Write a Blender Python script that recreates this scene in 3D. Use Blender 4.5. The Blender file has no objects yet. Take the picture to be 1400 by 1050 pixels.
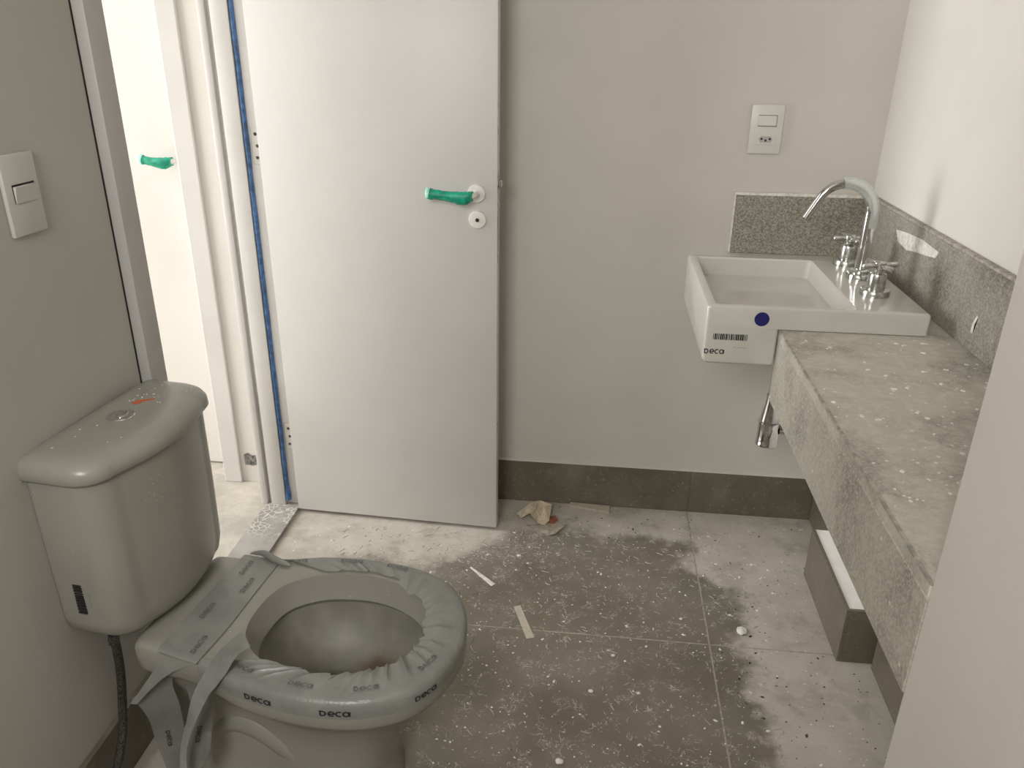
import bpy, bmesh, math, random
from mathutils import Vector, Matrix, noise
random.seed(7)
PI = math.pi
scene = bpy.context.scene
COL = scene.collection

# ------------------------------------------------------------------ camera
cam = bpy.data.cameras.new('camera'); camo = bpy.data.objects.new('camera', cam); COL.objects.link(camo)
yaw, pitch, roll, FPX = -0.10471045, -0.40723208, 0.01194312, 1084.53
f = Vector((math.sin(yaw)*math.cos(pitch), math.cos(yaw)*math.cos(pitch), math.sin(pitch)))
r0 = Vector((math.cos(yaw), -math.sin(yaw), 0)); u0 = r0.cross(f)
r = r0*math.cos(roll) + u0*math.sin(roll); u = r.cross(f)
mw = Matrix.Identity(4)
for i in range(3):
    mw[i][0] = r[i]; mw[i][1] = u[i]; mw[i][2] = -f[i]
mw[0][3], mw[1][3], mw[2][3] = 0, 0, 1.45
camo.matrix_world = mw
cam.sensor_width = 36; cam.lens = FPX/1400*36; cam.clip_start = 0.02
scene.camera = camo

# ------------------------------------------------------------------ world, lights, exposure
w = bpy.data.worlds.new('world'); scene.world = w; w.use_nodes = True
w.node_tree.nodes['Background'].inputs[0].default_value = (0.80, 0.86, 0.95, 1)
w.node_tree.nodes['Background'].inputs[1].default_value = 0.6
def area(name, loc, target, sx, sy, power, color):
    l = bpy.data.lights.new(name, 'AREA'); l.shape = 'RECTANGLE'; l.size = sx; l.size_y = sy
    l.energy = power; l.color = color
    o = bpy.data.objects.new(name, l); COL.objects.link(o); o.location = loc
    o.rotation_euler = (Vector(target)-Vector(loc)).to_track_quat('-Z', 'Y').to_euler()
    return o
area('hall_window_daylight', (-3.15, 1.62, 1.45), (-1.0, 1.62, 1.45), 1.36, 2.1, 45, (1.0, 0.995, 0.985))
area('fill_behind_camera', (-0.50, -0.72, 1.95), (0.0, 2.3, 1.1), 0.66, 0.56, 14.5, (1.0, 0.98, 0.95))  # added fill light from behind the camera, not a known source
vs = scene.view_settings
vs.view_transform = 'Standard'; vs.look = 'None'; vs.gamma = 1; vs.use_curve_mapping = False
vs.exposure = 0.98

# ------------------------------------------------------------------ materials
def srgb(r, g, b):
    q = []
    for c in (r, g, b):
        c /= 255
        q.append(c/12.92 if c <= .04045 else ((c+.055)/1.055)**2.4)
    return (*q, 1)
class NT:
    def __init__(s, name):
        s.m = bpy.data.materials.new(name); s.m.use_nodes = True; s.t = s.m.node_tree
        s.b = s.t.nodes['Principled BSDF']; s.geo = None
    def n(s, typ, **kw):
        o = s.t.nodes.new(typ)
        for k, v in kw.items(): setattr(o, k, v)
        return o
    def l(s, a, b): s.t.links.new(a, b)
    def pos(s):
        if not s.geo: s.geo = s.n('ShaderNodeNewGeometry')
        return s.geo.outputs['Position']
    def noise(s, scale, detail=3, rough=.55, dist=0, vec=None):
        o = s.n('ShaderNodeTexNoise'); o.inputs['Scale'].default_value = scale
        o.inputs['Detail'].default_value = detail; o.inputs['Roughness'].default_value = rough
        o.inputs['Distortion'].default_value = dist
        s.l(vec if vec else s.pos(), o.inputs['Vector']); return o.outputs[0]
    def voro(s, scale, feature='F1', vec=None):
        o = s.n('ShaderNodeTexVoronoi', feature=feature); o.inputs['Scale'].default_value = scale
        s.l(vec if vec else s.pos(), o.inputs['Vector']); return o
    def math(s, op, a, b=None, c=None, clamp=False):
        o = s.n('ShaderNodeMath', operation=op); o.use_clamp = clamp
        for i, v in enumerate((a, b, c)):
            if v is None: continue
            if isinstance(v, (int, float)): o.inputs[i].default_value = v
            else: s.l(v, o.inputs[i])
        return o.outputs[0]
    def ss(s, v, lo, hi, a=0., b=1.):
        o = s.n('ShaderNodeMapRange', interpolation_type='SMOOTHSTEP')
        s.l(v, o.inputs[0])
        for i, q in enumerate((lo, hi, a, b)):
            if isinstance(q, (int, float)): o.inputs[i+1].default_value = q
            else: s.l(q, o.inputs[i+1])
        return o.outputs[0]
    def mix(s, fac, a, b):
        o = s.n('ShaderNodeMix', data_type='RGBA')
        if isinstance(fac, (int, float)): o.inputs[0].default_value = fac
        else: s.l(fac, o.inputs[0])
        for i, v in ((6, a), (7, b)):
            if isinstance(v, tuple): o.inputs[i].default_value = v
            else: s.l(v, o.inputs[i])
        return o.outputs[2]
    def bump(s, h, strength=.2, dist=.002):
        o = s.n('ShaderNodeBump'); o.inputs['Strength'].default_value = strength
        o.inputs['Distance'].default_value = dist; s.l(h, o.inputs['Height']); s.l(o.outputs[0], s.b.inputs['Normal'])
    def base(s, v):
        if isinstance(v, tuple): s.b.inputs['Base Color'].default_value = v
        else: s.l(v, s.b.inputs['Base Color'])
    def set(s, rough=.5, metal=0, spec=.5, **kw):
        s.b.inputs['Roughness'].default_value = rough; s.b.inputs['Metallic'].default_value = metal
        s.b.inputs['Specular IOR Level'].default_value = spec
        for k, v in kw.items(): s.b.inputs[k.replace('_', ' ')].default_value = v

def simple(name, col, rough=.5, metal=0, spec=.5, var=.04, scale=12, bump=0):
    t = NT(name); n = t.noise(scale)
    dark = tuple(c*(1-var*2.5) for c in col[:3])+(1,); lite = tuple(min(1, c*(1+var)) for c in col[:3])+(1,)
    t.base(t.mix(t.ss(n, .3, .7), dark, lite)); t.set(rough, metal, spec)
    if bump: t.bump(t.noise(scale*8), bump)
    return t.m

def wall_paint(name, col):
    t = NT(name)
    a = t.noise(2.2, 4); b = t.noise(35, 4)
    c = t.mix(t.ss(a, .35, .7), col, tuple(x*.93 for x in col[:3])+(1,))
    streak = t.ss(t.noise(5, 3, dist=1.2), .66, .74, 0, .25)
    c = t.mix(streak, c, tuple(x*.86 for x in col[:3])+(1,))
    t.base(c); t.set(.75, 0, .3); t.bump(b, .12, .002)
    return t.m
M = {}
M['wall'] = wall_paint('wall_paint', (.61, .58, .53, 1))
M['wall_shade'] = wall_paint('shaded_wall_paint', (.46, .445, .40, 1))  # same wall paint, darkened in colour for the shade on the left wall
M['wall_white'] = wall_paint('lit_wall_paint', (.74, .705, .66, 1))  # same wall paint, lightened in colour for the light falling on it
M['ceiling'] = simple('ceiling_paint', (.80, .79, .76, 1), .8)
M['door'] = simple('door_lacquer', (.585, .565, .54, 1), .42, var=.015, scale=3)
M['frame'] = simple('frame_lacquer', (.68, .66, .63, 1), .45, var=.02, scale=5)
M['casing_grey'] = simple('shaded_casing_lacquer', (.43, .415, .395, 1), .45, var=.02, scale=5)  # white frame lacquer with the near casing's shade put into the colour
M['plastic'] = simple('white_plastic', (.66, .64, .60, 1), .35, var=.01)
M['plastic_shaded'] = simple('shaded_white_plastic', (.50, .485, .44, 1), .35, var=.01)  # white plastic darkened to carry the shade on the switch plate
M['bright'] = simple('lit_white_plaster', (.93, .92, .88, 1), .9, var=.02)  # plaster tone raised so the pipe box top reads as strongly lit
M['black'] = simple('black_void', (.006, .006, .006, 1), .7)
M['ink'] = simple('black_ink', (.02, .02, .02, 1), .6)
M['ink_faint'] = simple('faded_ink', (.16, .155, .145, 1), .6)
M['chrome'] = simple('chrome', (.72, .73, .73, 1), .09, 1, .5, var=.05, scale=40)
M['chrome_dusty'] = simple('dusty_chrome', (.60, .60, .58, 1), .22, .9, .5, var=.15, scale=80)
M['blue'] = simple('blue_seal', srgb(66, 104, 152), .5, var=.2, scale=60)
M['green'] = simple('green_film', srgb(24, 158, 128), .25, var=.15, scale=60, bump=.4)
M['green_film_light'] = simple('green_film_pale', srgb(165, 225, 205), .25, var=.1, scale=60)
M['bluedot'] = simple('blue_sticker', srgb(24, 24, 98), .4, var=.02)
M['orange'] = simple('orange_scrap', srgb(190, 95, 55), .6, var=.1, scale=60)
M['paper'] = simple('cream_paper', srgb(205, 190, 165), .8, var=.08, scale=60)
M['card'] = simple('grey_card', srgb(160, 150, 135), .8, var=.08, scale=60)
M['plaster'] = simple('white_plaster', (.80, .77, .71, 1), .9, var=.08, scale=80, bump=.5)
M['shaving'] = simple('pale_shaving', (.47, .44, .385, 1), .9, var=.1, scale=60)
M['hose'] = simple('braided_hose', (.10, .095, .085, 1), .5, .6, var=.3, scale=300, bump=.6)
M['grout'] = simple('pale_grout', srgb(168, 160, 145), .9, var=.1, scale=60)
M['sill'] = None

def ceramic(name, col, stain=False):
    t = NT(name)
    c = t.mix(t.ss(t.noise(9, 4), .4, .75), col, tuple(x*.93 for x in col[:3])+(1,))
    fl = t.ss(t.voro(120).outputs['Distance'], .10, .16, 1, 0)
    fl = t.math('MULTIPLY', fl, t.ss(t.noise(14, 2), .60, .68))
    c = t.mix(t.math('MULTIPLY', fl, .5), c, (.9, .88, .84, 1))
    t.base(c); t.set(.30 if col[0] < .5 else .16, 0, .5); t.b.inputs['Coat Weight'].default_value = .0
    t.b.inputs['Coat Roughness'].default_value = .05
    return t.m
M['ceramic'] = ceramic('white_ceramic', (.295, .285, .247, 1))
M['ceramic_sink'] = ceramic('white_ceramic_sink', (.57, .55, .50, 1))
t = NT('ceramic_stained_bowl')
obc = t.n('ShaderNodeTexCoord').outputs['Object']
sep = t.n('ShaderNodeSeparateXYZ'); t.l(obc, sep.inputs[0])
dx = t.math('SUBTRACT', sep.outputs[0], .515); dy = t.math('SUBTRACT', sep.outputs[1], .058)
rr = t.math('SQRT', t.math('ADD', t.math('MULTIPLY', dx, dx), t.math('MULTIPLY', t.math('MULTIPLY', dy, dy), 2.5)))
rr = t.math('ADD', rr, t.math('MULTIPLY', t.noise(30, 4), .05))
stain = t.math('MULTIPLY', t.ss(rr, .040, .085, 1, 0), t.ss(sep.outputs[2], .318, .335, 1, 0))
cc = t.mix(t.ss(t.noise(25, 4), .4, .7), (.205, .195, .162, 1), (.245, .233, .198, 1))  # interior tone set darker than the outer ceramic; the brown stain is separate
t.base(t.mix(t.math('MULTIPLY', stain, .8), cc, srgb(98, 74, 50))); t.set(.5)
M['ceramic_bowl'] = t.m

def granite(name, dust, lightness=1.0):
    t = NT(name)
    v1 = t.voro(300).outputs['Color']; hs = t.n('ShaderNodeSeparateColor'); t.l(v1, hs.inputs[0])
    g = hs.outputs[0]
    n1 = t.noise(150, 4, .7)
    k = t.math('ADD', t.math('MULTIPLY', g, .45), t.math('MULTIPLY', n1, .8))
    c1 = tuple(x*lightness for x in (.105, .094, .075))+(1,); c2 = tuple(x*lightness for x in (.29, .27, .225))+(1,)
    c = t.mix(t.ss(k, .38, .92), c1, c2)
    big = t.noise(7, 4, .6)
    dm = t.math('MULTIPLY', t.ss(big, .18, .60), dust)
    dm = t.math('ADD', dm, t.math('MULTIPLY', t.ss(t.noise(45, 4, .7), .45, .7), dust*.35), clamp=True)
    c = t.mix(dm, c, (.55, .52, .45, 1))
    v2 = t.voro(48); sp = t.ss(v2.outputs['Distance'], .10, .17, 1, 0)
    hs2 = t.n('ShaderNodeSeparateColor'); t.l(v2.outputs['Color'], hs2.inputs[0])
    sp = t.math('MULTIPLY', sp, t.math('GREATER_THAN', hs2.outputs[1], .72))
    c = t.mix(t.math('MULTIPLY', sp, min(1, dust*1.3)), c, (.74, .71, .65, 1))
    t.base(c); t.set(.55, 0, .4); t.bump(n1, .15, .001)
    return t.m
M['granite'] = granite('granite', .85, 1.3)
M['granite_apron'] = granite('granite_apron', .55, 1.5)
M['granite_dark'] = granite('granite_backsplash', .12, 1.35)
M['granite_side'] = granite('granite_side_splash', .32, 1.15)
M['granite_edge'] = simple('granite_sawn_edge', (.42, .39, .33, 1), .7, var=.15, scale=60)

def tile_mat(name, floor):
    t = NT(name)
    sp = t.n('ShaderNodeSeparateXYZ'); t.l(t.pos(), sp.inputs[0]); X, Y, Z = sp.outputs
    dark = t.mix(t.ss(t.noise(4, 4), .3, .7), (.122, .105, .076, 1), (.162, .141, .103, 1))
    nb = t.noise(6, 5, .65)
    if floor:
        nn = t.math('MULTIPLY', t.math('SUBTRACT', nb, .5), .30)
        # swept bare patch of tile; dust everywhere round it
        x0 = t.math('SUBTRACT', .425, t.math('MULTIPLY', t.ss(Y, 1.93, 2.02), .11))
        a = t.ss(t.math('SUBTRACT', t.math('ADD', X, nn), x0), -.03, .05)
        yb = t.math('ADD', t.math('MULTIPLY', t.ss(X, -.15, -.45), -.22), 2.16)
        b = t.ss(t.math('SUBTRACT', t.math('ADD', Y, nn), yb), -.05, .06)
        l_ = t.ss(X, -.60, -.80, 0, .8)
        m = t.math('MAXIMUM', t.math('MAXIMUM', a, b), l_)
        m = t.math('MULTIPLY', m, t.ss(t.noise(7.5, 5, .7), .36, .50, .72, 1.))
        streak = t.math('MULTIPLY', t.ss(Y, 1.75, 2.15), t.math('MULTIPLY', t.ss(X, .25, -.3), t.ss(t.noise(80, 4, .8, 2), .45, .62)))
        m = t.math('MAXIMUM', m, t.math('MULTIPLY', streak, .75))
        haze = t.ss(t.noise(3, 3), .3, .7, .05, .22)
        m = t.math('MAXIMUM', m, haze)
        dcol = t.mix(t.ss(t.noise(9, 5, .7), .35, .65), (.46, .42, .365, 1), (.53, .49, .43, 1))
    else:
        m = t.ss(t.noise(5, 5, .65, .6), .48, .80, .02, .32)
        dcol = (.34, .31, .26, 1)
    c = t.mix(m, dark, dcol)
    # curly scratches: thin iso-lines of a warped noise
    def lines(scale, wd, mscale, lo, hi, dist):
        n = t.noise(scale, 2, .6, dist); d = t.math('ABSOLUTE', t.math('SUBTRACT', n, .5))
        return t.math('MULTIPLY', t.ss(d, wd*.4, wd, 1, 0), t.ss(t.noise(mscale, 3, .6), lo, hi))
    s1 = lines(34, .020, 24, .53, .58, 1.6); s2 = lines(18, .011, 17, .55, .60, 2.5)
    s = t.math('MAXIMUM', s1, s2)
    s = t.math('MULTIPLY', s, .85 if floor else .25)
    s = t.math('MAXIMUM', s, t.math('MULTIPLY', t.ss(t.noise(24, 5, .75, .8), .60, .72), .38 if floor else .1))
    c = t.mix(s, c, (.46, .43, .37, 1))
    v = t.voro(70); h = t.n('ShaderNodeSeparateColor'); t.l(v.outputs['Color'], h.inputs[0])
    fl = t.math('MULTIPLY', t.ss(v.outputs['Distance'], .10, .20, 1, 0), t.math('GREATER_THAN', h.outputs[0], .86))
    c = t.mix(t.math('MULTIPLY', fl, .8 if floor else .35), c, (.58, .55, .49, 1))
    if floor:
        fd = t.math('MULTIPLY', t.ss(v.outputs['Distance'], .12, .22, 1, 0), t.math('LESS_THAN', h.outputs[0], .07))
        c = t.mix(t.math('MULTIPLY', fd, .6), c, (.07, .062, .05, 1))
    t.base(c); t.b.inputs['Specular IOR Level'].default_value = .35
    t.l(t.ss(m, 0, .8, .42, .85), t.b.inputs['Roughness'])
    t.bump(t.math('ADD', m, t.noise(120, 2)), .25, .0015)
    return t.m
M['tile'] = tile_mat('porcelain_floor_tile', True)
M['skirt'] = tile_mat('porcelain_skirting', False)
def hall_floor():
    t = NT('hall_floor_dusty')
    c = t.mix(t.ss(t.noise(9, 5, .7), .35, .65), (.42, .39, .34, 1), (.56, .52, .45, 1))
    v = t.voro(40, 'DISTANCE_TO_EDGE'); n = t.noise(20, 3, .6, 2)
    c = t.mix(t.math('MULTIPLY', t.ss(n, .62, .70), .5), c, (.66, .62, .54, 1))
    t.base(c); t.set(.75); t.bump(n, .3)
    return t.m
M['hall_floor'] = hall_floor()
def sill_mat():
    t = NT('dusty_sill')
    c = t.mix(t.ss(t.noise(12, 4), .35, .65), (.30, .285, .26, 1), (.38, .36, .33, 1))
    sp = t.n('ShaderNodeSeparateXYZ'); t.l(t.pos(), sp.inputs[0])
    v = t.voro(52, 'DISTANCE_TO_EDGE'); e = t.ss(v.outputs['Distance'], .03, .10, 1, 0)
    e = t.math('MULTIPLY', e, t.ss(sp.outputs[1], 1.98, 2.06))
    e = t.math('MULTIPLY', e, t.ss(t.noise(15, 2), .38, .5))
    c = t.mix(e, c, (.62, .59, .53, 1))
    t.base(c); t.set(.7); return t.m
M['sill'] = sill_mat()

def tape_mat(name='grey_translucent_tape', k=1.0):
    t = NT(name)
    c = t.mix(t.ss(t.noise(14, 3, .5), .3, .75), (.225*k, .228*k, .212*k, 1), (.285*k, .285*k, .265*k, 1))
    t.base(c); t.set(.32, 0, .5); t.b.inputs['Transmission Weight'].default_value = 0.0
    t.b.inputs['Alpha'].default_value = .93
    t.bump(t.noise(38, 3, .6, 1.2), .45, .004)
    return t.m
M['tape'] = tape_mat()
M['tape_grimy_shaded'] = tape_mat('grimy_shaded_tape', .62)  # darkened both for grime and for the shadow the tails hang in
def film_mat():
    t = NT('clear_film'); t.base((.80, .86, .84, 1)); t.set(.15); t.b.inputs['Alpha'].default_value = .30
    t.bump(t.noise(90, 3), .5, .003); return t.m
M['film'] = film_mat()
def pane_mat():
    t = NT('window_glass'); t.base((.9, .95, .95, 1)); t.set(.03); t.b.inputs['Transmission Weight'].default_value = 1
    return t.m
M['glass'] = pane_mat()
M['water'] = simple('still_water', (.10, .09, .07, 1), .05, 0, .6)

# ------------------------------------------------------------------ mesh helpers
def link(name, bm, mat, parent=None, smooth=None, loc=None):
    bmesh.ops.recalc_face_normals(bm, faces=bm.faces[:])
    me = bpy.data.meshes.new(name); bm.to_mesh(me); bm.free()
    o = bpy.data.objects.new(name, me); COL.objects.link(o)
    if mat: me.materials.append(mat if not isinstance(mat, str) else M[mat])
    if smooth is not None:
        for p in me.polygons: p.use_smooth = True
        if smooth < 180:
            me.set_sharp_from_angle(angle=math.radians(smooth))
    if parent: o.parent = parent
    if loc: o.location = loc
    return o
def box(bm, x0, x1, y0, y1, z0, z1, bev=0, seg=2, mtx=None):
    res = bmesh.ops.create_cube(bm, size=1)
    vs = res['verts']
    for v in vs:
        v.co = Vector(((x0+x1)/2+v.co.x*(x1-x0), (y0+y1)/2+v.co.y*(y1-y0), (z0+z1)/2+v.co.z*(z1-z0)))
    geom = vs[:]
    if bev:
        es = list({e for v in vs for e in v.link_edges})
        rb = bmesh.ops.bevel(bm, geom=es, offset=bev, segments=seg, affect='EDGES', profile=.5)
        geom = list({v for fc in rb['faces'] for v in fc.verts} | {v for v in vs if v.is_valid})
    if mtx is not None:
        for v in geom: v.co = mtx @ v.co
    return geom
def bx(name, dims, mat, parent=None, bev=0, seg=2, smooth=None):
    bm = bmesh.new(); box(bm, *dims, bev=bev, seg=seg)
    return link(name, bm, mat, parent, smooth if smooth else (40 if bev else None))
def rings(bm, rs, cap0=True, cap1=True, closed=True):
    V = [[bm.verts.new(p) for p in r_] for r_ in rs]
    n = len(V[0])
    for a, b in zip(V[:-1], V[1:]):
        for i in range(n if closed else n-1):
            j = (i+1) % n
            bm.faces.new((a[i], a[j], b[j], b[i]))
    if cap0: bm.faces.new(V[0][::-1])
    if cap1: bm.faces.new(V[-1])
    return V
def lathe(bm, prof, mtx=Matrix.Identity(4), n=32, cap=True):
    rs = [[mtx @ Vector((r_*math.cos(2*PI*i/n), r_*math.sin(2*PI*i/n), z)) for i in range(n)] for r_, z in prof]
    rings(bm, rs, cap, cap)
def tube(bm, pts, rad, n=16, cap=True):
    pts = [Vector(p) for p in pts]
    if not hasattr(rad, '__len__'): rad = [rad]*len(pts)
    T = [(pts[min(i+1, len(pts)-1)]-pts[max(i-1, 0)]).normalized() for i in range(len(pts))]
    a = Vector((0, 0, 1)) if abs(T[0].z) < .9 else Vector((1, 0, 0))
    N = (a - T[0]*a.dot(T[0])).normalized(); rs = []
    for p, t_, r_ in zip(pts, T, rad):
        N = (N - t_*N.dot(t_)).normalized(); B = t_.cross(N)
        rs.append([p + N*r_*math.cos(2*PI*i/n) + B*r_*math.sin(2*PI*i/n) for i in range(n)])
    rings(bm, rs, cap, cap)
def crom(P, k=8):
    P = [Vector(p) for p in P]; out = []
    for i in range(len(P)-1):
        a, b, c, d = P[max(i-1, 0)], P[i], P[i+1], P[min(i+2, len(P)-1)]
        for j in range(k):
            q = j/k
            out.append(.5*((2*b)+(c-a)*q+(2*a-5*b+4*c-d)*q*q+(3*b-a-3*c+d)*q**3))
    out.append(P[-1]); return out
def tag(o, label=None, cat=None, group=None, kind=None):
    if label: o['label'] = label
    if cat: o['category'] = cat
    if group: o['group'] = group
    if kind: o['kind'] = kind
    return o
def empty(name, loc=(0, 0, 0), rz=0):
    o = bpy.data.objects.new(name, None); COL.objects.link(o); o.location = loc; o.rotation_euler = (0, 0, rz)
    o.empty_display_size = .05
    return o
def text_verts(body, height, bold=.0, spacing=1.0):
    """outline text as (verts2d, faces), scaled to a given height, origin centred"""
    c = bpy.data.curves.new('lettering', 'FONT'); c.body = body; c.offset = bold; c.resolution_u = 3
    c.space_character = spacing; c.align_x = 'CENTER'; c.align_y = 'CENTER'
    o = bpy.data.objects.new('lettering', c); COL.objects.link(o)
    me = bpy.data.meshes.new_from_object(o)
    bm = bmesh.new(); bm.from_mesh(me)
    bmesh.ops.triangulate(bm, faces=bm.faces[:])
    bmesh.ops.subdivide_edges(bm, edges=[e for e in bm.edges if e.calc_length() > .25], cuts=2)
    bmesh.ops.triangulate(bm, faces=bm.faces[:])
    xs = [v.co.x for v in bm.verts]; ys = [v.co.y for v in bm.verts]
    cx, cy = (min(xs)+max(xs))/2, (min(ys)+max(ys))/2; s = height/(max(ys)-min(ys))
    for v in bm.verts: v.co = Vector(((v.co.x-cx)*s, (v.co.y-cy)*s, 0))
    bpy.data.objects.remove(o); bpy.data.curves.remove(c); bpy.data.meshes.remove(me)
    return bm
def logo_verts(height, th=.26):
    bm = bmesh.new(); arc = lambda cx, cy, r_, a0, a1, n=14, sx=1: [(cx+r_*sx*math.cos(math.radians(a0+(a1-a0)*k/n)), cy+r_*math.sin(math.radians(a0+(a1-a0)*k/n))) for k in range(n+1)]
    G = [[[(.12, 1), (.12, 0)], [(-.05, 1), (.5, 1)]+arc(.5, .5, .5, 90, -90)+[(.12, 0)]],
         [[(1.50, .48), (2.46, .48)]+arc(1.98, .5, .5, 0, 318, 20)],
         [arc(3.28, .5, .5, 48, 312, 20)],
         [arc(4.44, .5, .48, 0, 360, 24), [(5.02, 1.04), (5.02, -.04)]]]
    for g in G:
        for P in g:
            P = [Vector((x, y, 0)) for x, y in P]; prev = None
            for i, p in enumerate(P):
                t_ = (P[min(i+1, len(P)-1)]-P[max(i-1, 0)]).normalized(); n_ = Vector((-t_.y, t_.x, 0))*th/2
                q = (bm.verts.new(p+n_), bm.verts.new(p-n_))
                if prev: bm.faces.new((prev[0], prev[1], q[1], q[0]))
                prev = q
    for v in bm.verts: v.co = Vector(((v.co.x-2.5)*height*.80, (v.co.y-.5)*height, 0))
    return bm
def lettering(body, height, fn, mat, parent, bold=.012, name='lettering', spacing=1.0):
    bm = logo_verts(height*.72) if body == 'Deca' else text_verts(body, height, bold, spacing)
    for v in bm.verts: v.co = fn(v.co.x, v.co.y)
    return link(name, bm, mat, parent)

# ------------------------------------------------------------------ room shell
XL, XH, XR, YB, YS, XS = -.944, -1.058, .766, 2.352, .783, .400
ZC = 2.60
def structure(name, boxes, mat, label=None):
    bm = bmesh.new()
    for b in boxes: box(bm, *b)
    o = link(name, bm, mat); o['kind'] = 'structure'
    if label: o['label'] = label
    return o
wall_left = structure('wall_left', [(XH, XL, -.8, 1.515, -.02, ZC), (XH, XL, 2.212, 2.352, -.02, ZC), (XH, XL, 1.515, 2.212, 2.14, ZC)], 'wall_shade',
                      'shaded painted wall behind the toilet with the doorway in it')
wall_back = structure('wall_back', [(XL, .90, YB, 2.47, -.02, ZC)], 'wall', 'grey-white painted wall behind the washbasin and the open door')
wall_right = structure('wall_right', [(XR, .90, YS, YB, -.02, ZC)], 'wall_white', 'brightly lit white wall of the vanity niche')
wall_near = structure('wall_near', [(XS, .90, -.8, YS, -.02, ZC)], 'wall', 'plain wall end in the right foreground closing the vanity niche')
structure('wall_front', [(XL, -.85, -.95, -.8, -.02, ZC), (-.15, XS, -.95, -.8, -.02, ZC), (-.85, -.15, -.95, -.8, -.02, 1.65), (-.85, -.15, -.95, -.8, 2.25, ZC)], 'wall')
structure('ceiling', [(-3.35, .90, -.95, 3.4, ZC, ZC+.1)], 'ceiling')
# hall beyond the doorway
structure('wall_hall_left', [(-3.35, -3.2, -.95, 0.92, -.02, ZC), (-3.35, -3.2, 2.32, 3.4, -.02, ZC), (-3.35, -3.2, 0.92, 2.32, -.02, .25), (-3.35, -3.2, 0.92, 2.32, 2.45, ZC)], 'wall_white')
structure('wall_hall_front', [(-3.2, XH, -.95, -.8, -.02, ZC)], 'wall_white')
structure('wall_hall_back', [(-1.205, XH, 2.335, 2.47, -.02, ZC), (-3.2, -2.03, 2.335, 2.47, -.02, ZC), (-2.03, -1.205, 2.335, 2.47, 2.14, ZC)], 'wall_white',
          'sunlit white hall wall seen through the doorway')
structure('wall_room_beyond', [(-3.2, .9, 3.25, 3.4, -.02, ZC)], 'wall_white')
def window(name, x0, x1, y0, y1, z0, z1, along):
    root = empty(name, ((x0+x1)/2, (y0+y1)/2, z0)); root['kind'] = 'structure'
    off = Vector(root.location); fr = bmesh.new()
    T = .04
    def B(bm, a0, a1, c0, c1):
        if along == 'y': box(bm, x0-off.x, x1-off.x, a0-off.y, a1-off.y, c0-off.z, c1-off.z, .004)
        else: box(bm, a0-off.x, a1-off.x, y0-off.y, y1-off.y, c0-off.z, c1-off.z, .004)
    A0, A1 = (y0, y1) if along == 'y' else (x0, x1)
    B(fr, A0, A0+T, z0, z1); B(fr, A1-T, A1, z0, z1); B(fr, A0+T, A1-T, z0, z0+T); B(fr, A0+T, A1-T, z1-T, z1)
    B(fr, (A0+A1)/2-T/2, (A0+A1)/2+T/2, z0+T, z1-T)
    link('window_frame', fr, 'frame', root)
    for s0, s1 in ((A0+T, (A0+A1)/2-T/2), ((A0+A1)/2+T/2, A1-T)):
        g = bmesh.new()
        if along == 'y': box(g, -.003, .003, s0-off.y, s1-off.y, T, z1-z0-T)
        else: box(g, s0-off.x, s1-off.x, -.003, .003, T, z1-z0-T)
        link('pane', g, 'glass', root)
window('window_1', -3.30, -3.25, 0.92, 2.32, .25, 2.45, 'y')
window('window_fill', -.85, -.15, -.90, -.86, 1.65, 2.25, 'x')  # unseen window added to go with the fill light

# floor slab with separate porcelain tiles
floor = structure('floor', [(XH, .90, -.95, 2.47, -.05, -.0007)], 'grout', 'dusty dark porcelain floor with white plaster scratches')
xj = [XL, .352, XR]; yj = [-.8, -.107, .793, 1.693, YB]
for i in range(2):
    for j in range(4):
        x0, x1, y0, y1 = xj[i]+.0022, xj[i+1]-.0022, yj[j]+.0022, yj[j+1]-.0022
        if i == 0: x0 = XL
        if i == 1: x1 = XR if y0 > YS else XS
        if i == 1 and y0 < .7 < YS: y1 = min(y1, YS+.01)
        bx('floor_tile', (x0, x1, y0, y1, -.0006, 0), 'tile', floor, bev=.0002, seg=1)
hall = structure('floor_hall', [(-3.2, XH, -.95, 3.4, -.05, .008)], 'hall_floor', 'bright dusty hall floor beyond the door sill')
sill = structure('trim_1', [(XH, XL+.001, 1.515, 2.212, -.004, .012)], 'sill', 'grey stone door sill with a dried adhesive pattern')

# skirting
def skirt(name, label, segs):
    root = empty(name); root['kind'] = 'structure'; root['label'] = label
    for k, (d) in enumerate(segs): bx('skirting_tile', d, 'skirt', root, bev=.0012, seg=1)
    return root
skirt('baseboard_back', 'dark porcelain skirting along the wall behind the door', [(-.846, .350, YB-.012, YB, 0, .155), (.354, .752, YB-.012, YB, 0, .155)])
skirt('baseboard_left', 'dark porcelain skirting behind the toilet', [(XL, XL+.012, .25, .862, 0, .148), (XL, XL+.012, .866, 1.450, 0, .148)])
skirt('baseboard_right', 'dark porcelain skirting under the vanity counter', [(XR-.014, XR, 2.045, YB-.014, 0, .155), (XR-.016, XR, YS+.004, 1.655, 0, .155)])
# ragged white plaster line along the top of the back skirting
bm = bmesh.new()
pr = None
for k in range(181):
    x = -.55+k*(.752+.55)/180
    h = .0022+.004*abs(noise.noise(Vector((x*14, 0, 3))))+.002*abs(noise.noise(Vector((x*60, 0, 1))))
    q = [bm.verts.new((x, YB-.0125+.0125*0, .1548)), bm.verts.new((x, YB-.003-.002, .155+h)), bm.verts.new((x, YB, .156+h))]
    if pr:
        bm.faces.new((pr[0], q[0], q[1], pr[1])); bm.faces.new((pr[1], q[1], q[2], pr[2]))
    pr = q
link('trim_2', bm, 'wall')['kind'] = 'structure'

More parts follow.
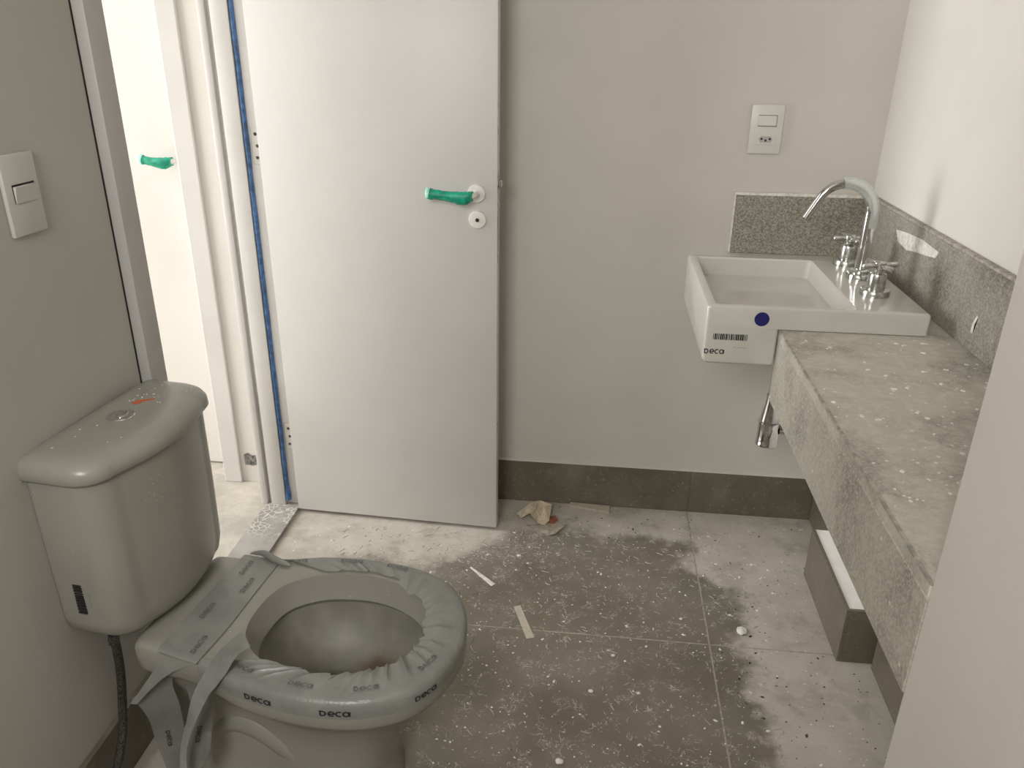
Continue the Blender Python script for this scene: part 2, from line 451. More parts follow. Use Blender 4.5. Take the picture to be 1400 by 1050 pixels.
# tiled pipe box at floor level under the counter
pb = empty('trim_3', (.668, 1.67, 0)); pb['kind'] = 'structure'; pb['label'] = 'low tiled box with a brightly lit unpainted top under the counter'
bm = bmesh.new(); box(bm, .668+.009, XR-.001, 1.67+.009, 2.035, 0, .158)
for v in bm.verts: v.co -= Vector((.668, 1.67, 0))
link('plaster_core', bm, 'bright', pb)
bm = bmesh.new(); box(bm, 0, .009, 0, .365, 0, .162, .001, 1); link('facing_tile', bm, 'skirt', pb)
bm = bmesh.new(); box(bm, .009, XR-.669, 0, .009, 0, .162, .001, 1); link('facing_tile', bm, 'skirt', pb)

# ------------------------------------------------------------------ door frame in the left wall (trim_4)
fr = empty('trim_4', (XL, 2.2, 0)); fr['kind'] = 'structure'; fr['label'] = 'white lacquered door frame with a blue sealing strip'
def fpart(name, dims, mat, bev=.0015, label=None):
    bm = bmesh.new(); box(bm, *dims, bev=bev)
    for v in bm.verts: v.co -= Vector((XL, 2.2, 0))
    o = link(name, bm, mat, fr, 40)
    if label: o['label'] = label
    return o
ZF = 2.12
j1 = fpart('jamb', (XH-.004, XL+.004, 2.209, 2.215, .012, ZF), 'frame')            # far jamb board
fpart('door_stop', (-1.040, -.990, 2.194, 2.209, .012, ZF), 'frame', .002)
fpart('casing', (XH-.016, XH+.006, 2.1935, 2.272, .008, ZF+.05), 'frame', .003)
fpart('casing', (XL+.001, XL+.012, 2.215, 2.285, .0, ZF+.05), 'frame', .003)
fpart('jamb', (XH-.004, XL+.004, 1.512, 1.518, .012, ZF), 'frame')
fpart('door_stop', (-1.040, -.990, 1.518, 1.530, .012, ZF), 'frame', .002)
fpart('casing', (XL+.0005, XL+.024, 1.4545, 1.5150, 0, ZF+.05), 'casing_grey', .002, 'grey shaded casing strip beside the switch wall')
fpart('casing', (XH-.012, XH, 1.452, 1.512, .008, ZF+.05), 'frame', .003)
fpart('head', (XH-.004, XL+.004, 1.518, 2.209, ZF, ZF+.02), 'frame')
# thin black gap where the casing meets the plaster
fpart('shadow_gap', (XL+.0002, XL+.001, 1.4505, 1.4545, 0, ZF+.05), 'black', 0)
# blue strip
bm = bmesh.new(); pts = []; rad = []
for k in range(90):
    z = .03+k*(ZF-.04)/89
    pts.append((-.9825-XL+.0012*noise.noise(Vector((z*9, 1, 0))), 2.2025-2.2+.001*noise.noise(Vector((z*7, 5, 0))), z))
    rad.append(.0068+.0014*noise.noise(Vector((z*14, 0, 7)))+(.003 if z < .06 else 0))
tube(bm, pts, rad, 10); link('sealing_strip', bm, 'blue', fr, 60)['label'] = 'blue foam sealing strip along the stop'
for z0, z1 in ((1.125, 1.225), (.220, .312)):
    bm = bmesh.new(); box(bm, -.971, -.944, 2.2065, 2.2092, z0, z1, .0012, 1)
    for v in bm.verts: v.co -= Vector((XL, 2.2, 0))
    hg = link('hinge', bm, 'plastic', fr)
    for q in range(3):
        zz = z0+.018+q*(z1-z0-.036)/2
        bm = bmesh.new(); lathe(bm, [(.0048, 0), (.004, .0012)], Matrix.Translation((-.957-XL+(.002 if q % 2 else -.001), 2.2065-2.2, zz)) @ Matrix.Rotation(PI/2, 4, 'X'), 12)
        link('screw', bm, 'hose', hg)

# ------------------------------------------------------------------ the open door
d1 = empty('door_1', (-.953, 2.176, 0), -math.radians(2.65)); d1['kind'] = 'structure'; d1['label'] = 'white flush door standing open against the back wall'
DW = .683
bm = bmesh.new(); box(bm, .014, DW, 0, .035, .013, 2.10, .0018, 2); leaf = link('door_leaf', bm, 'door', d1, 40)
# chipped free edge
bm = bmesh.new()
for k in range(26):
    z = random.choice((random.uniform(.85, 1.25), random.uniform(.2, 1.5)))
    box(bm, DW-.0002, DW+.0006, .002, .002+random.uniform(.002, .008), z, z+random.uniform(.004, .02))
link('chipped_paint', bm, 'card', d1)['kind'] = 'stuff'
def rose(parent, x, z, y=0, r_=.0245):
    bm = bmesh.new()
    lathe(bm, [(r_, 0), (r_, .004), (r_*.93, .008), (r_*.55, .0095), (.001, .0095)], Matrix.Translation((x, y, z)) @ Matrix.Rotation(PI/2, 4, 'X'), 36)
    return link('rose', bm, 'plastic', parent, 40)
hz = 1.073; hx = .627
hd = rose(d1, hx, hz); hd.name = 'handle_rose'
def lever(parent, x, z, y0, length, wrapn):
    bm = bmesh.new()
    P = crom([(x, y0-.006, z), (x, y0-.030, z), (x-.004, y0-.044, z), (x-.020, y0-.052, z), (x-.06, y0-.054, z-.001), (x-length, y0-.052, z+.004)], 6)
    tube(bm, P, .0085, 14); lv = link('lever', bm, 'plastic', parent, 60)
    bm = bmesh.new(); n = 20; rs = []
    Q = [p for p in P if p.x < x-.001][2:]
    for i, p in enumerate(Q):
        q = i/(len(Q)-1); R = .0128+.0022*(1 if q > .93 else 0)
        ring = []
        for k in range(n):
            a = 2*PI*k/n
            w_ = R*(1+.16*noise.noise(Vector((i*.9, math.cos(a)*2, math.sin(a)*2+wrapn))))
            sag = .010*math.exp(-((q-.42)/.22)**2)*max(0, -math.sin(a))
            ring.append((p.x, p.y+w_*math.cos(a)*.9, p.z+w_*math.sin(a)-sag))
        rs.append(ring)
    rings(bm, rs); link('plastic_wrap', bm, 'green', lv, 70)['label'] = 'crumpled green film wrapped round the lever'
    p = Q[-1]; bm = bmesh.new()
    tube(bm, [p+Vector((.004, 0, 0)), p+Vector((-.002, 0, .001)), p+Vector((-.005, 0, .001))], [.0152, .0158, .0138], 14)
    link('wrap_end', bm, 'green_film_light', lv, 60)
    return lv
lever(hd, hx, hz, 0, .122, 2)
es = rose(d1, hx+.002, 1.003); es.name = 'keyhole_rose'
bm = bmesh.new(); lathe(bm, [(.0052, 0), (.0052, .001)], Matrix.Translation((hx+.002, -.0097, 1.003)) @ Matrix.Rotation(PI/2, 4, 'X'), 16)
link('keyhole', bm, 'black', es)
bm = bmesh.new(); box(bm, DW, DW+.010, .010, .024, 1.088, 1.108, .002, 1); box(bm, DW-.0002, DW+.001, .007, .028, .94, 1.13)
link('latch', bm, 'chrome_dusty', d1)

# second door across the hall with its frame
d2 = empty('door_2', (-1.30, 2.445, 0)); d2['kind'] = 'structure'; d2['label'] = 'bright white closed door across the hall'
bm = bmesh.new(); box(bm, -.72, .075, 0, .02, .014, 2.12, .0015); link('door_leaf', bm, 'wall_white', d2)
h2 = rose(d2, -.015, 1.098); h2.name = 'handle_rose'; lever(h2, -.015, 1.098, 0, .098, 9)
t5 = empty('trim_5', (-1.2, 2.335, 0)); t5['kind'] = 'structure'; t5['label'] = 'white casing of the door across the hall'
bm = bmesh.new(); box(bm, -.062, .0, -.012, 0, .008, 2.2, .003); link('casing', bm, 'frame', t5)
bm = bmesh.new(); box(bm, -.90, -.83, -.012, 0, .008, 2.2, .003); link('casing', bm, 'frame', t5)
bm = bmesh.new(); box(bm, -.062, -.045, 0.0, .105, .008, 2.14, .001); link('jamb', bm, 'frame', t5)
# broken plaster patch at the foot of the hall wall
bm = bmesh.new()
pp = []
for k in range(18):
    x = -1.185+k*.120/17
    pp.append((x, .075+.010*noise.noise(Vector((x*40, 0, 0))), .118-.012*k/17+.010*noise.noise(Vector((x*50, 3, 0)))))
vt = [bm.verts.new((x, 2.3335, b_)) for x, a_, b_ in pp]; vb = [bm.verts.new((x, 2.3335, a_)) for x, a_, b_ in pp]
for k in range(17): bm.faces.new((vb[k], vb[k+1], vt[k+1], vt[k]))
link('trim_6', bm, simple('raw_mortar', (.26, .25, .23, 1), .9, var=.3, scale=90))['kind'] = 'structure'

# ------------------------------------------------------------------ wall plates
def plate_local(name, label, cat, loc, rz, width, height, pm='plastic'):
    """local x = across the plate, -y = out of the wall"""
    root = empty(name, loc, rz); tag(root, label, cat)
    bm = bmesh.new(); box(bm, -width/2, width/2, -.009, -.0002, -height/2, height/2, .003, 2)
    link('cover_plate', bm, pm, root, 40)
    return root
op = plate_local('power_outlet', 'white wall plate above the backsplash with a rocker switch and a three-hole socket', 'outlet', (.4485, YB, 1.236), 0, .088, .130)
bm = bmesh.new(); box(bm, -.024, .026, -.0096, -.009, .008, .038); link('recess', bm, 'ink_faint', op)
bm = bmesh.new(); vs_ = box(bm, -.024, .0235, -.0145, -.009, .010, .0365, .001, 1)
for v in bm.verts:
    if v.co.y < -.012: v.co.y += .004*(v.co.x+.024)/.047*-1+.002
rk = link('rocker', bm, 'plastic', op, 40)
bm = bmesh.new(); box(bm, -.025, .027, -.0105, -.009, -.0395, -.0125, .0008, 1); sk = link('socket', bm, 'plastic', op, 40)
bm = bmesh.new()
hexp = [(-.019, -.026), (-.012, -.0175), (.014, -.0175), (.021, -.026), (.014, -.0345), (-.012, -.0345)]
rings(bm, [[(x, -.0105, z) for x, z in hexp], [(x, -.0112, z) for x, z in hexp]]); link('socket_well', bm, 'casing_grey', sk)
for x, z in ((-.010, -.0245), (.001, -.0285), (.012, -.0245)):
    bm = bmesh.new(); lathe(bm, [(.003, 0), (.003, .0006)], Matrix.Translation((x, -.0112, z)) @ Matrix.Rotation(PI/2, 4, 'X'), 14)
    link('pin_hole', bm, 'black', sk)
sw = plate_local('light_switch', 'shaded white switch plate on the left wall above the toilet cistern', 'switch', (XL, 1.221, 1.212), PI/2, .082, .130, 'plastic_shaded')
bm = bmesh.new(); box(bm, -.025, .028, -.0098, -.009, -.0115, .018); link('recess', bm, 'black', sw)
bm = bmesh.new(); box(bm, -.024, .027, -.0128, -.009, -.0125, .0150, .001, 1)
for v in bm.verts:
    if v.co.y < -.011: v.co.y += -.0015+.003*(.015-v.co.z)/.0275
link('rocker', bm, 'plastic_shaded', sw, 40)

# ------------------------------------------------------------------ counter
ct = empty('countertop', (.398, YS, .89)); tag(ct, 'dusty speckled granite vanity counter with a deep front apron', 'countertop')
def cpart(name, boxes, mat, bev=.0015, label=None):
    bm = bmesh.new()
    for b in boxes: box(bm, *b, bev=bev, seg=1)
    for v in bm.verts: v.co -= Vector((.398, YS, .89))
    o = link(name, bm, mat, ct)
    if label: o['label'] = label
    return o
cpart('slab', [(.398, XR-.002, YS+.001, 1.655, .870, .892)], 'granite')
cpart('slab', [(.560, XR-.002, 1.6552, 2.105, .870, .892), (.398, XR-.002, 2.1052, YB-.001, .870, .892)], 'granite')
cpart('apron', [(.398, .418, YS+.001, 1.655, .729, .8698)], 'granite_apron', label='granite apron hanging below the counter front')
cpart('seam', [(.3970, .4010, YS+.001, 1.655, .8885, .8930)], 'granite_edge', 0, 'pale mitred seam along the counter front edge')
cpart('backsplash', [(.389, XR-.016, YB-.018, YB-.0005, .8925, 1.058)], 'granite_dark', .001)
cpart('backsplash_edge', [(.389, XR-.016, YB-.018, YB-.0005, 1.0582, 1.066), (.384, .3888, YB-.018, YB-.0005, .8925, 1.066)], 'plaster', .001, 'pale filler line round the rear backsplash')
sd = cpart('backsplash', [(XR-.015, XR-.0005, YS+.001, YB-.001, .8925, 1.062)], 'granite_side', .001)
cpart('backsplash_edge', [(XR-.015, XR-.0005, YS+.001, YB-.001, 1.0622, 1.069)], 'granite_edge', .001)
def blob(name, parent, mat, pts3, out, th=.0012, label=None):
    """a flat ragged patch lying on a surface, given its outline and the outward direction"""
    bm = bmesh.new(); o_ = Vector(out)
    a = [bm.verts.new(Vector(p)) for p in pts3]; b = [bm.verts.new(Vector(p)+o_*th) for p in pts3]; n = len(a)
    bm.faces.new(a); bm.faces.new(b)
    for i in range(n): bm.faces.new((a[i], a[(i+1) % n], b[(i+1) % n], b[i]))
    bmesh.ops.triangulate(bm, faces=[fc for fc in bm.faces if len(fc.verts) > 4])
    o = link(name, bm, mat, parent)
    if label: o['label'] = label
    return o
off = Vector((.398, YS, .89))
sm = [(2.0835, 1.0261), (2.0136, 1.034), (1.9095, 1.0399), (1.8094, 1.0352), (1.8212, 1.0191), (1.8787, 1.0114), (1.9451, 1.0037), (1.9908, 0.9962), (2.058, 1.0022)]
blob('plaster_smear', ct, 'plaster', [Vector((XR-.0151, y, z))-off for y, z in sm], (-1, 0, 0), .001, 'white plaster smear on the side backsplash')
sm = [(1.5737, 0.966), (1.5667, 0.9653), (1.5736, 0.9479), (1.5734, 0.9296), (1.5827, 0.9278), (1.5836, 0.9475)]
blob('plaster_smear', ct, 'plaster', [Vector((XR-.0151, y, z))-off for y, z in sm], (-1, 0, 0), .001)
bm = bmesh.new()
for k in range(110):
    x, y = random.uniform(.41, .74), random.uniform(.85, 1.63); s = random.choice((.001, .0013, .0018, .003))
    a = random.uniform(0, PI); m_ = Matrix.Translation((x-.398, y-YS, .0024)) @ Matrix.Rotation(a, 4, 'Z')
    box(bm, -s*random.uniform(1, 2.2), s, -s, s*.8, -.0005, s*.35, mtx=m_)
link('plaster_crumbs', bm, 'plaster', ct)['kind'] = 'stuff'

# ------------------------------------------------------------------ washbasin
SX0, SX1, SY0, SY1, ST = .243, .700, 1.650, 2.100, .940
sk = empty('washbasin', (SX0, SY0, .8)); tag(sk, 'white rectangular ceramic washbasin overhanging the end of the granite counter', 'sink')
def rr_ring(x0, x1, y0, y1, z, rad, n=5):
    P = []
    for cx, cy, a0 in ((x1-rad, y1-rad, 0), (x0+rad, y1-rad, PI/2), (x0+rad, y0+rad, PI), (x1-rad, y0+rad, 3*PI/2)):
        for k in range(n+1):
            a = a0+PI/2*k/n; P.append((cx+rad*math.cos(a)-SX0, cy+rad*math.sin(a)-SY0, z-.8))
    return P
bm = bmesh.new()
R_ = .007
cav = [(.262, .556, 1.668, 2.082, ST-.0005, .012), (.265, .553, 1.671, 2.079, ST-.004, .012), (.270, .549, 1.676, 2.076, .895, .014), (.276, .545, 1.682, 2.072, .848, .016), (.284, .538, 1.69, 2.064, .836, .018), (.296, .528, 1.70, 2.054, .832, .02)]
z_low = .808
# upper slab outer
outer = [(SX0+.0, SX1, SY0, SY1, .8935, R_), (SX0, SX1, SY0, SY1, ST-.006, R_), (SX0+.0015, SX1-.0015, SY0+.0015, SY1-.0015, ST-.002, R_), (SX0+.005, SX1-.005, SY0+.005, SY1-.005, ST, R_)]
seq = [rr_ring(*o_) for o_ in outer] + [rr_ring(*c_) for c_ in cav]
rings(bm, seq, True, True)
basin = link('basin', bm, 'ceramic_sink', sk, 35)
bm = bmesh.new()
lo = [(SX0+.012, .3915, SY0+.006, SY1-.006, z_low, .006), (SX0+.004, .3955, SY0+.001, SY1-.002, z_low+.005, .007), (SX0, .397, SY0, SY1, z_low+.012, .007), (SX0, .397, SY0, SY1, .8934, .007)]
rings(bm, [rr_ring(*o_) for o_ in lo]); link('basin_body', bm, 'ceramic_sink', sk, 35)
# inner body behind the apron end
bm = bmesh.new(); rings(bm, [rr_ring(.397, .552, 1.662, SY1-.006, z_low+.01, .008), rr_ring(.397, .556, 1.660, SY1-.004, .8934, .008)]); link('basin_body', bm, 'ceramic_sink', sk, 35)
# drain
bm = bmesh.new(); lathe(bm, [(.022, 0), (.022, .003), (.017, .0035), (.015, .001), (.001, .001)], Matrix.Translation((.412-SX0, 1.87-SY0, .0322)), 28); link('drain', bm, 'chrome', sk, 40)
fy = lambda x, z: (x-SX0, -.0006, z-.8)
bm = bmesh.new(); x = .266
random.seed(3)
x = .2615
while x < .334:
    wd = random.choice((.0011, .0018, .0030)); box(bm, x-SX0, x+wd-SX0, -.0008, 0, .865-.8, .8785-.8); x += wd+random.choice((.0011, .0016, .0020))
link('barcode', bm, 'ink', sk)
lettering('Deca', .0125, lambda a, b: Vector((.2665+a*1.15-SX0, -.0008, .8375-.8+b)), 'ink', sk, .02)
lettering('-- ------', .0009, lambda a, b: Vector((.320+a-SX0, -.0008, .849-.8+b)), 'ink_faint', sk, .0)
bm = bmesh.new(); lathe(bm, [(.0155, 0), (.0155, .0008)], Matrix.Translation((.3585-SX0, 0, .915-.8)) @ Matrix.Rotation(PI/2, 4, 'X'), 36)
link('round_sticker', bm, 'bluedot', sk)['label'] = 'dark blue round sticker'
bm = bmesh.new()
for k in range(34):
    x, y = random.uniform(.31, .52), random.uniform(1.95, 2.045) if k % 2 else random.uniform(1.72, 2.04); s = random.uniform(.0008, .0022)
    lathe(bm, [(s, 0), (s*.8, s*.6)], Matrix.Translation((x-SX0, y-SY0, .0322)), 6)
link('grit', bm, 'card', sk)['kind'] = 'stuff'

# ------------------------------------------------------------------ taps
tp = empty('basin_faucet', (.629, 1.925, ST)); tag(tp, 'chrome gooseneck spout between two cross-handle valves on the washbasin', 'faucet')
bm = bmesh.new(); lathe(bm, [(.030, 0), (.030, .010), (.028, .0125), (.021, .0135), (.021, .020), (.0185, .0225), (.013, .023)], n=32); link('spout_base', bm, 'chrome', tp, 40)
pts = [Vector((0, 0, .02+.0)), Vector((0, 0, .07)), Vector((0, 0, .12)), Vector((0, 0, .157))]
Rg = .063
for k in range(1, 25):
    a = math.radians(152)*k/24; pts.append(Vector((-Rg+Rg*math.cos(a), 0, .157+Rg*math.sin(a))))
a = math.radians(152); tdir = Vector((-math.sin(a), 0, math.cos(a))); pts.append(pts[-1]+tdir*.03); pts.append(pts[-1]+tdir*.025)
bm = bmesh.new(); tube(bm, pts, [.0136]*3+[.0132]+[.0130-.0036*k/25 for k in range(26)], 20); sp_ = link('spout', bm, 'chrome', tp, 60)
bm = bmesh.new()
fp = pts[2:20]; tube(bm, [p+Vector((.003, .0, .001)) for p in fp], [.0150+.0012*noise.noise(Vector((k*1.3, 0, 0))) for k in range(len(fp))], 16, cap=False); link('plastic_film', bm, 'film', sp_, 60)['label'] = 'clear protective film left on the spout'
for dy, ang in ((-.140, .35), (.128, .15)):
    m_ = Matrix.Translation((-.006 if dy < 0 else .004, dy, 0))
    bm = bmesh.new(); lathe(bm, [(.032, 0), (.032, .010), (.030, .0135), (.0195, .0145), (.0195, .044), (.0180, .049), (.012, .0505), (.0095, .053), (.0095, .062)], m_, 32)
    va = link('valve', bm, 'chrome_dusty', tp, 40)
    bm = bmesh.new(); m2 = m_ @ Matrix.Translation((0, 0, .067)) @ Matrix.Rotation(ang, 4, 'Z')
    lathe(bm, [(.008, -.010), (.0135, -.007), (.0145, 0), (.0135, .007), (.008, .010)], m2, 20)
    for q in range(4):
        mq = m2 @ Matrix.Rotation(q*PI/2, 4, 'Z') @ Matrix.Rotation(PI/2, 4, 'Y')
        lathe(bm, [(.0052, .010), (.0062, .038), (.0060, .0425), (.0036, .044)], mq, 12)
    link('cross_handle', bm, 'chrome_dusty', va, 40)

# ------------------------------------------------------------------ bottle trap
bt = empty('bottle_trap', (.480, 1.95, .468)); tag(bt, 'chrome bottle trap hanging under the washbasin behind the apron', 'trap')
bm = bmesh.new(); lathe(bm, [(.0255, 0), (.0285, .003), (.0285, .008), (.0272, .010), (.0272, .062), (.0285, .064), (.0285, .070), (.0255, .073), (.0165, .128), (.0165, .145), (.013, .147)], n=32); link('trap_body', bm, 'chrome', bt, 35)
bm = bmesh.new(); tube(bm, [(0, 0, .146), (0, 0, .338)], .0125, 18); link('inlet_pipe', bm, 'chrome', bt, 60)
bm = bmesh.new(); tube(bm, crom([(.026, 0, .045), (.06, .01, .045), (.10, .08, .045), (.11, .2, .045), (.11, YB-1.95-.001, .045)], 6), .0125, 16); link('outlet_pipe', bm, 'chrome', bt, 60)

# ------------------------------------------------------------------ toilet
TO = empty('toilet', (-.930, 1.262, 0), -math.radians(6)); tag(TO, 'white close-coupled toilet without a seat, its rim wrapped in grey tape', 'toilet')
def half(P, n=49, corner=0):
    """resample a half outline (u,w) from rear centre to the tip into a closed ring of 2n-2 points"""
    Q = []
    for i in range(len(P)-1):
        a, b, c, d = [Vector(P[max(0, min(len(P)-1, k))]+(0,)) for k in (i-1, i, i+1, i+2)]
        if i == 0: a = Vector((b.x, -b.y, 0)) if False else b
        for j in range(12):
            q = j/12; Q.append(.5*((2*b)+(c-a)*q+(2*a-5*b+4*c-d)*q*q+(3*b-a-3*c+d)*q**3))
    Q.append(Vector(P[-1]+(0,)))
    L = [0]
    for a, b in zip(Q[:-1], Q[1:]): L.append(L[-1]+(b-a).length)
    out = []; k = 0
    for i in range(n):
        s = L[-1]*i/(n-1)
        while k < len(L)-2 and L[k+1] < s: k += 1
        q = (s-L[k])/max(1e-9, L[k+1]-L[k]); out.append(Q[k].lerp(Q[k+1], q))
    ring = [(p.x, p.y) for p in out] + [(p.x, -p.y) for p in out[-2:0:-1]]
    return ring
def inset(ring, d):
    n = len(ring); out = []
    for i in range(n):
        a, b = Vector(ring[i-1]), Vector(ring[(i+1) % n]); t_ = (b-a)
        nn = Vector((t_.y, -t_.x)).normalized()   # inward for this winding
        out.append((ring[i][0]+nn.x*d, ring[i][1]+nn.y*d))
    return out
CV = -.008
RIM = half([(.110, 0), (.110, .08), (.112, .128), (.122, .146), (.16, .150), (.22, .153), (.28, .167), (.36, .193), (.45, .205), (.53, .203), (.60, .187), (.66, .152), (.695, .105), (.714, .055), (.722, 0)])
OPN = half([(.298, 0), (.302, .045), (.322, .088), (.375, .128), (.45, .147), (.52, .145), (.59, .118), (.635, .078), (.657, .035), (.664, 0)])
def zr(ring, z): return [(x, y+CV, z) for x, y in ring]
def chk(ring):  # direction test for inset
    a = inset(ring, .01); return sum(math.hypot(p[0]-.45, p[1]) for p in a) < sum(math.hypot(p[0]-.45, p[1]) for p in ring)
SG = 1 if chk(RIM) else -1
ins = lambda ring, d: inset(ring, d*SG)
B0 = half([(.10, 0), (.10, .08), (.11, .105), (.16, .118), (.30, .122), (.42, .122), (.50, .110), (.555, .075), (.575, .03), (.580, 0)])
B1 = half([(.11, 0), (.11, .07), (.12, .092), (.17, .100), (.30, .100), (.42, .104), (.50, .098), (.548, .068), (.566, .03), (.571, 0)])
B2 = half([(.12, 0), (.12, .06), (.13, .080), (.18, .086), (.30, .088), (.42, .100), (.50, .098), (.552, .070), (.572, .03), (.577, 0)])
B3 = half([(.125, 0), (.125, .07), (.135, .092), (.18, .098), (.30, .105), (.40, .128), (.50, .128), (.57, .095), (.598, .045), (.606, 0)])
B4 = half([(.12, 0), (.12, .08), (.13, .115), (.17, .122), (.28, .135), (.38, .165), (.47, .176), (.55, .162), (.62, .115), (.650, .055), (.662, 0)])
bm = bmesh.new()
rs = [zr(B0, 0), zr(B0, .012), zr(B1, .035), zr(B1, .09), zr(B2, .15), zr(B2, .20), zr(B3, .25), zr(B4, .298), zr(ins(RIM, .016), .326), zr(ins(RIM, .005), .333), zr(RIM, .343), zr(RIM, .388), zr(ins(RIM, .002), .395), zr(ins(RIM, .008), .3995), zr(ins(RIM, .016), .401),
      zr(ins(OPN, -.008), .401), zr(ins(OPN, -.002), .3985), zr(OPN, .392), zr(ins(OPN, .006), .368), zr(ins(OPN, .014), .352), zr(ins(OPN, .016), .346), zr(ins(OPN, .010), .341), zr(ins(OPN, .004), .330)]
nb = len(rs)
def shrink(ring, s, cu): return [(cu+(x-cu)*s, y*s) for x, y in ring]
rings(bm, rs, True, False)
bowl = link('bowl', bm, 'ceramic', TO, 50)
bm = bmesh.new()
rs = [zr(ins(OPN, .004), .3305), zr(shrink(OPN, .92, .49), .300), zr(shrink(OPN, .80, .49), .268), zr(shrink(OPN, .62, .48), .240), zr(shrink(OPN, .46, .47), .226), zr(shrink(OPN, .36, .46), .212), zr(shrink(OPN, .30, .46), .180)]
rings(bm, rs, False, True); link('bowl_interior', bm, 'ceramic_bowl', TO, 60)['label'] = 'stained bowl interior'
bm = bmesh.new(); rings(bm, [zr(shrink(OPN, .33, .46), .196), zr(shrink(OPN, .33, .46), .197)]); link('water', bm, 'water', TO)
# trapway bulge on each flank of the pedestal
for sgn in (-1, 1):
    bm = bmesh.new()
    P = crom([(.50, sgn*.074*.86+CV, .04), (.44, sgn*.080*.86+CV, .08), (.38, sgn*.080*.86+CV, .125), (.31, sgn*.074*.86+CV, .165), (.25, sgn*.068*.86+CV, .165), (.21, sgn*.066*.86+CV, .12), (.19, sgn*.068*.86+CV, .07), (.18, sgn*.070*.86+CV, .02)], 6)
    tube(bm, P, [0.027+.008*math.sin(PI*i/(len(P)-1)) for i in range(len(P))], 18); link('trapway', bm, 'ceramic', TO, 80)
# cistern
def tank_ring(z, u0, u1, hw, bow, rc, n=10):
    """rear straight, front bowed plan outline with rounded front corners"""
    P = []
    m = 24
    P.append((u0, -hw+.012)); P.append((u0+.004, -hw+.003)); P.append((u0+.012, -hw))
    for k in range(n+1):
        a = -PI/2+PI/2*k/n; cx, cy = u1-bow-rc, -hw+rc
        P.append((cx+rc*math.cos(a), cy+rc*math.sin(a)))
    ya = -hw+rc
    for k in range(1, m):
        q = k/m; y = ya+(-2*ya)*q; P.append((u1-bow+bow*(1-(y/ya)**2), y))
    for k in range(n+1):
        a = PI/2*k/n; cx, cy = u1-bow-rc, hw-rc
        P.append((cx+rc*math.cos(a), cy+rc*math.sin(a)))
    P += [(u0+.012, hw), (u0+.004, hw-.003), (u0, hw-.012)]
    return [(x, y-.008, z) for x, y in P]
bm = bmesh.new()
rings(bm, [tank_ring(.408, .030, .128, .128, .018, .045), tank_ring(.415, .014, .148, .150, .02, .05), tank_ring(.432, .004, .160, .166, .021, .055), tank_ring(.46, .0, .164, .173, .022, .055), tank_ring(.60, .0, .165, .176, .022, .055), tank_ring(.756, .0, .164, .178, .022, .055)])
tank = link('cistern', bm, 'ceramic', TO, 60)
bm = bmesh.new()
rings(bm, [tank_ring(.757, .002, .160, .175, .022, .055), tank_ring(.758, -.006, .171, .185, .024, .055), tank_ring(.764, -.009, .175, .189, .024, .055), tank_ring(.780, -.008, .174, .188, .024, .055), tank_ring(.791, -.005, .168, .183, .024, .055), tank_ring(.798, .002, .157, .174, .024, .052), tank_ring(.802, .012, .142, .160, .024, .05), tank_ring(.803, .03, .12, .140, .024, .045)])
lid = link('cistern_lid', bm, 'ceramic', TO, 60)
bm = bmesh.new(); lathe(bm, [(.0235, 0), (.0245, .0015), (.0235, .003), (.0205, .0036), (.001, .0034)], Matrix.Translation((.070, -.010, .8025)), 36); pbn = link('flush_button', bm, 'chrome', lid, 40)
bm = bmesh.new(); lathe(bm, [(.0165, 0), (.0165, .0015), (.0150, .0028), (.001, .003)], Matrix.Translation((.072, -.008, .8058)) @ Matrix.Rotation(.3, 4, 'Z') @ Matrix.Diagonal((.62, 1, 1, 1)), 28); link('half_button', bm, 'chrome_dusty', lid, 40)
# scraps of label on the lid
def lidpt(u_, v_): return (u_, v_, .8032)
blob('label_scrap', lid, 'orange', [lidpt(.052, .045), lidpt(.062, .040), (.068, .047, .8032), (.070, .058, .8030), (.086, .070, .8030), (.082, .074, .8030), (.066, .064, .8032), (.056, .058, .8032)], (0, 0, 1), .0006, 'torn orange label scrap')
lettering('--- --- --', .0013, lambda a, b: Vector((.045-b, .105+a, .8036)), 'ink_faint', lid, .02)
bm = bmesh.new()
for k in range(30):
    uu, vv = random.uniform(.02, .13), random.uniform(.05, .15) if k % 3 else random.uniform(-.15, .1); s = random.uniform(.0006, .0018)
    box(bm, uu, uu+s*2, vv, vv+s, .8028, .8038)
link('plaster_crumbs', bm, 'plaster', lid)['kind'] = 'stuff'
# barcode label on the near flank: bars stacked up the flank
random.seed(5)
bm = bmesh.new(); z = .482
while z < .545:
    h = random.choice((.0024, .0032, .0042)); box(bm, .046, .0625, -.1835-.0016, -.1815, z, z+h); z += h+random.choice((.0022, .0028))
bc = link('barcode', bm, 'ink', tank)
lettering('-- ---- --', .0009, lambda a, b: Vector((.076+b, -.1848, .515+a*1.0)), 'ink_faint', tank, 0)

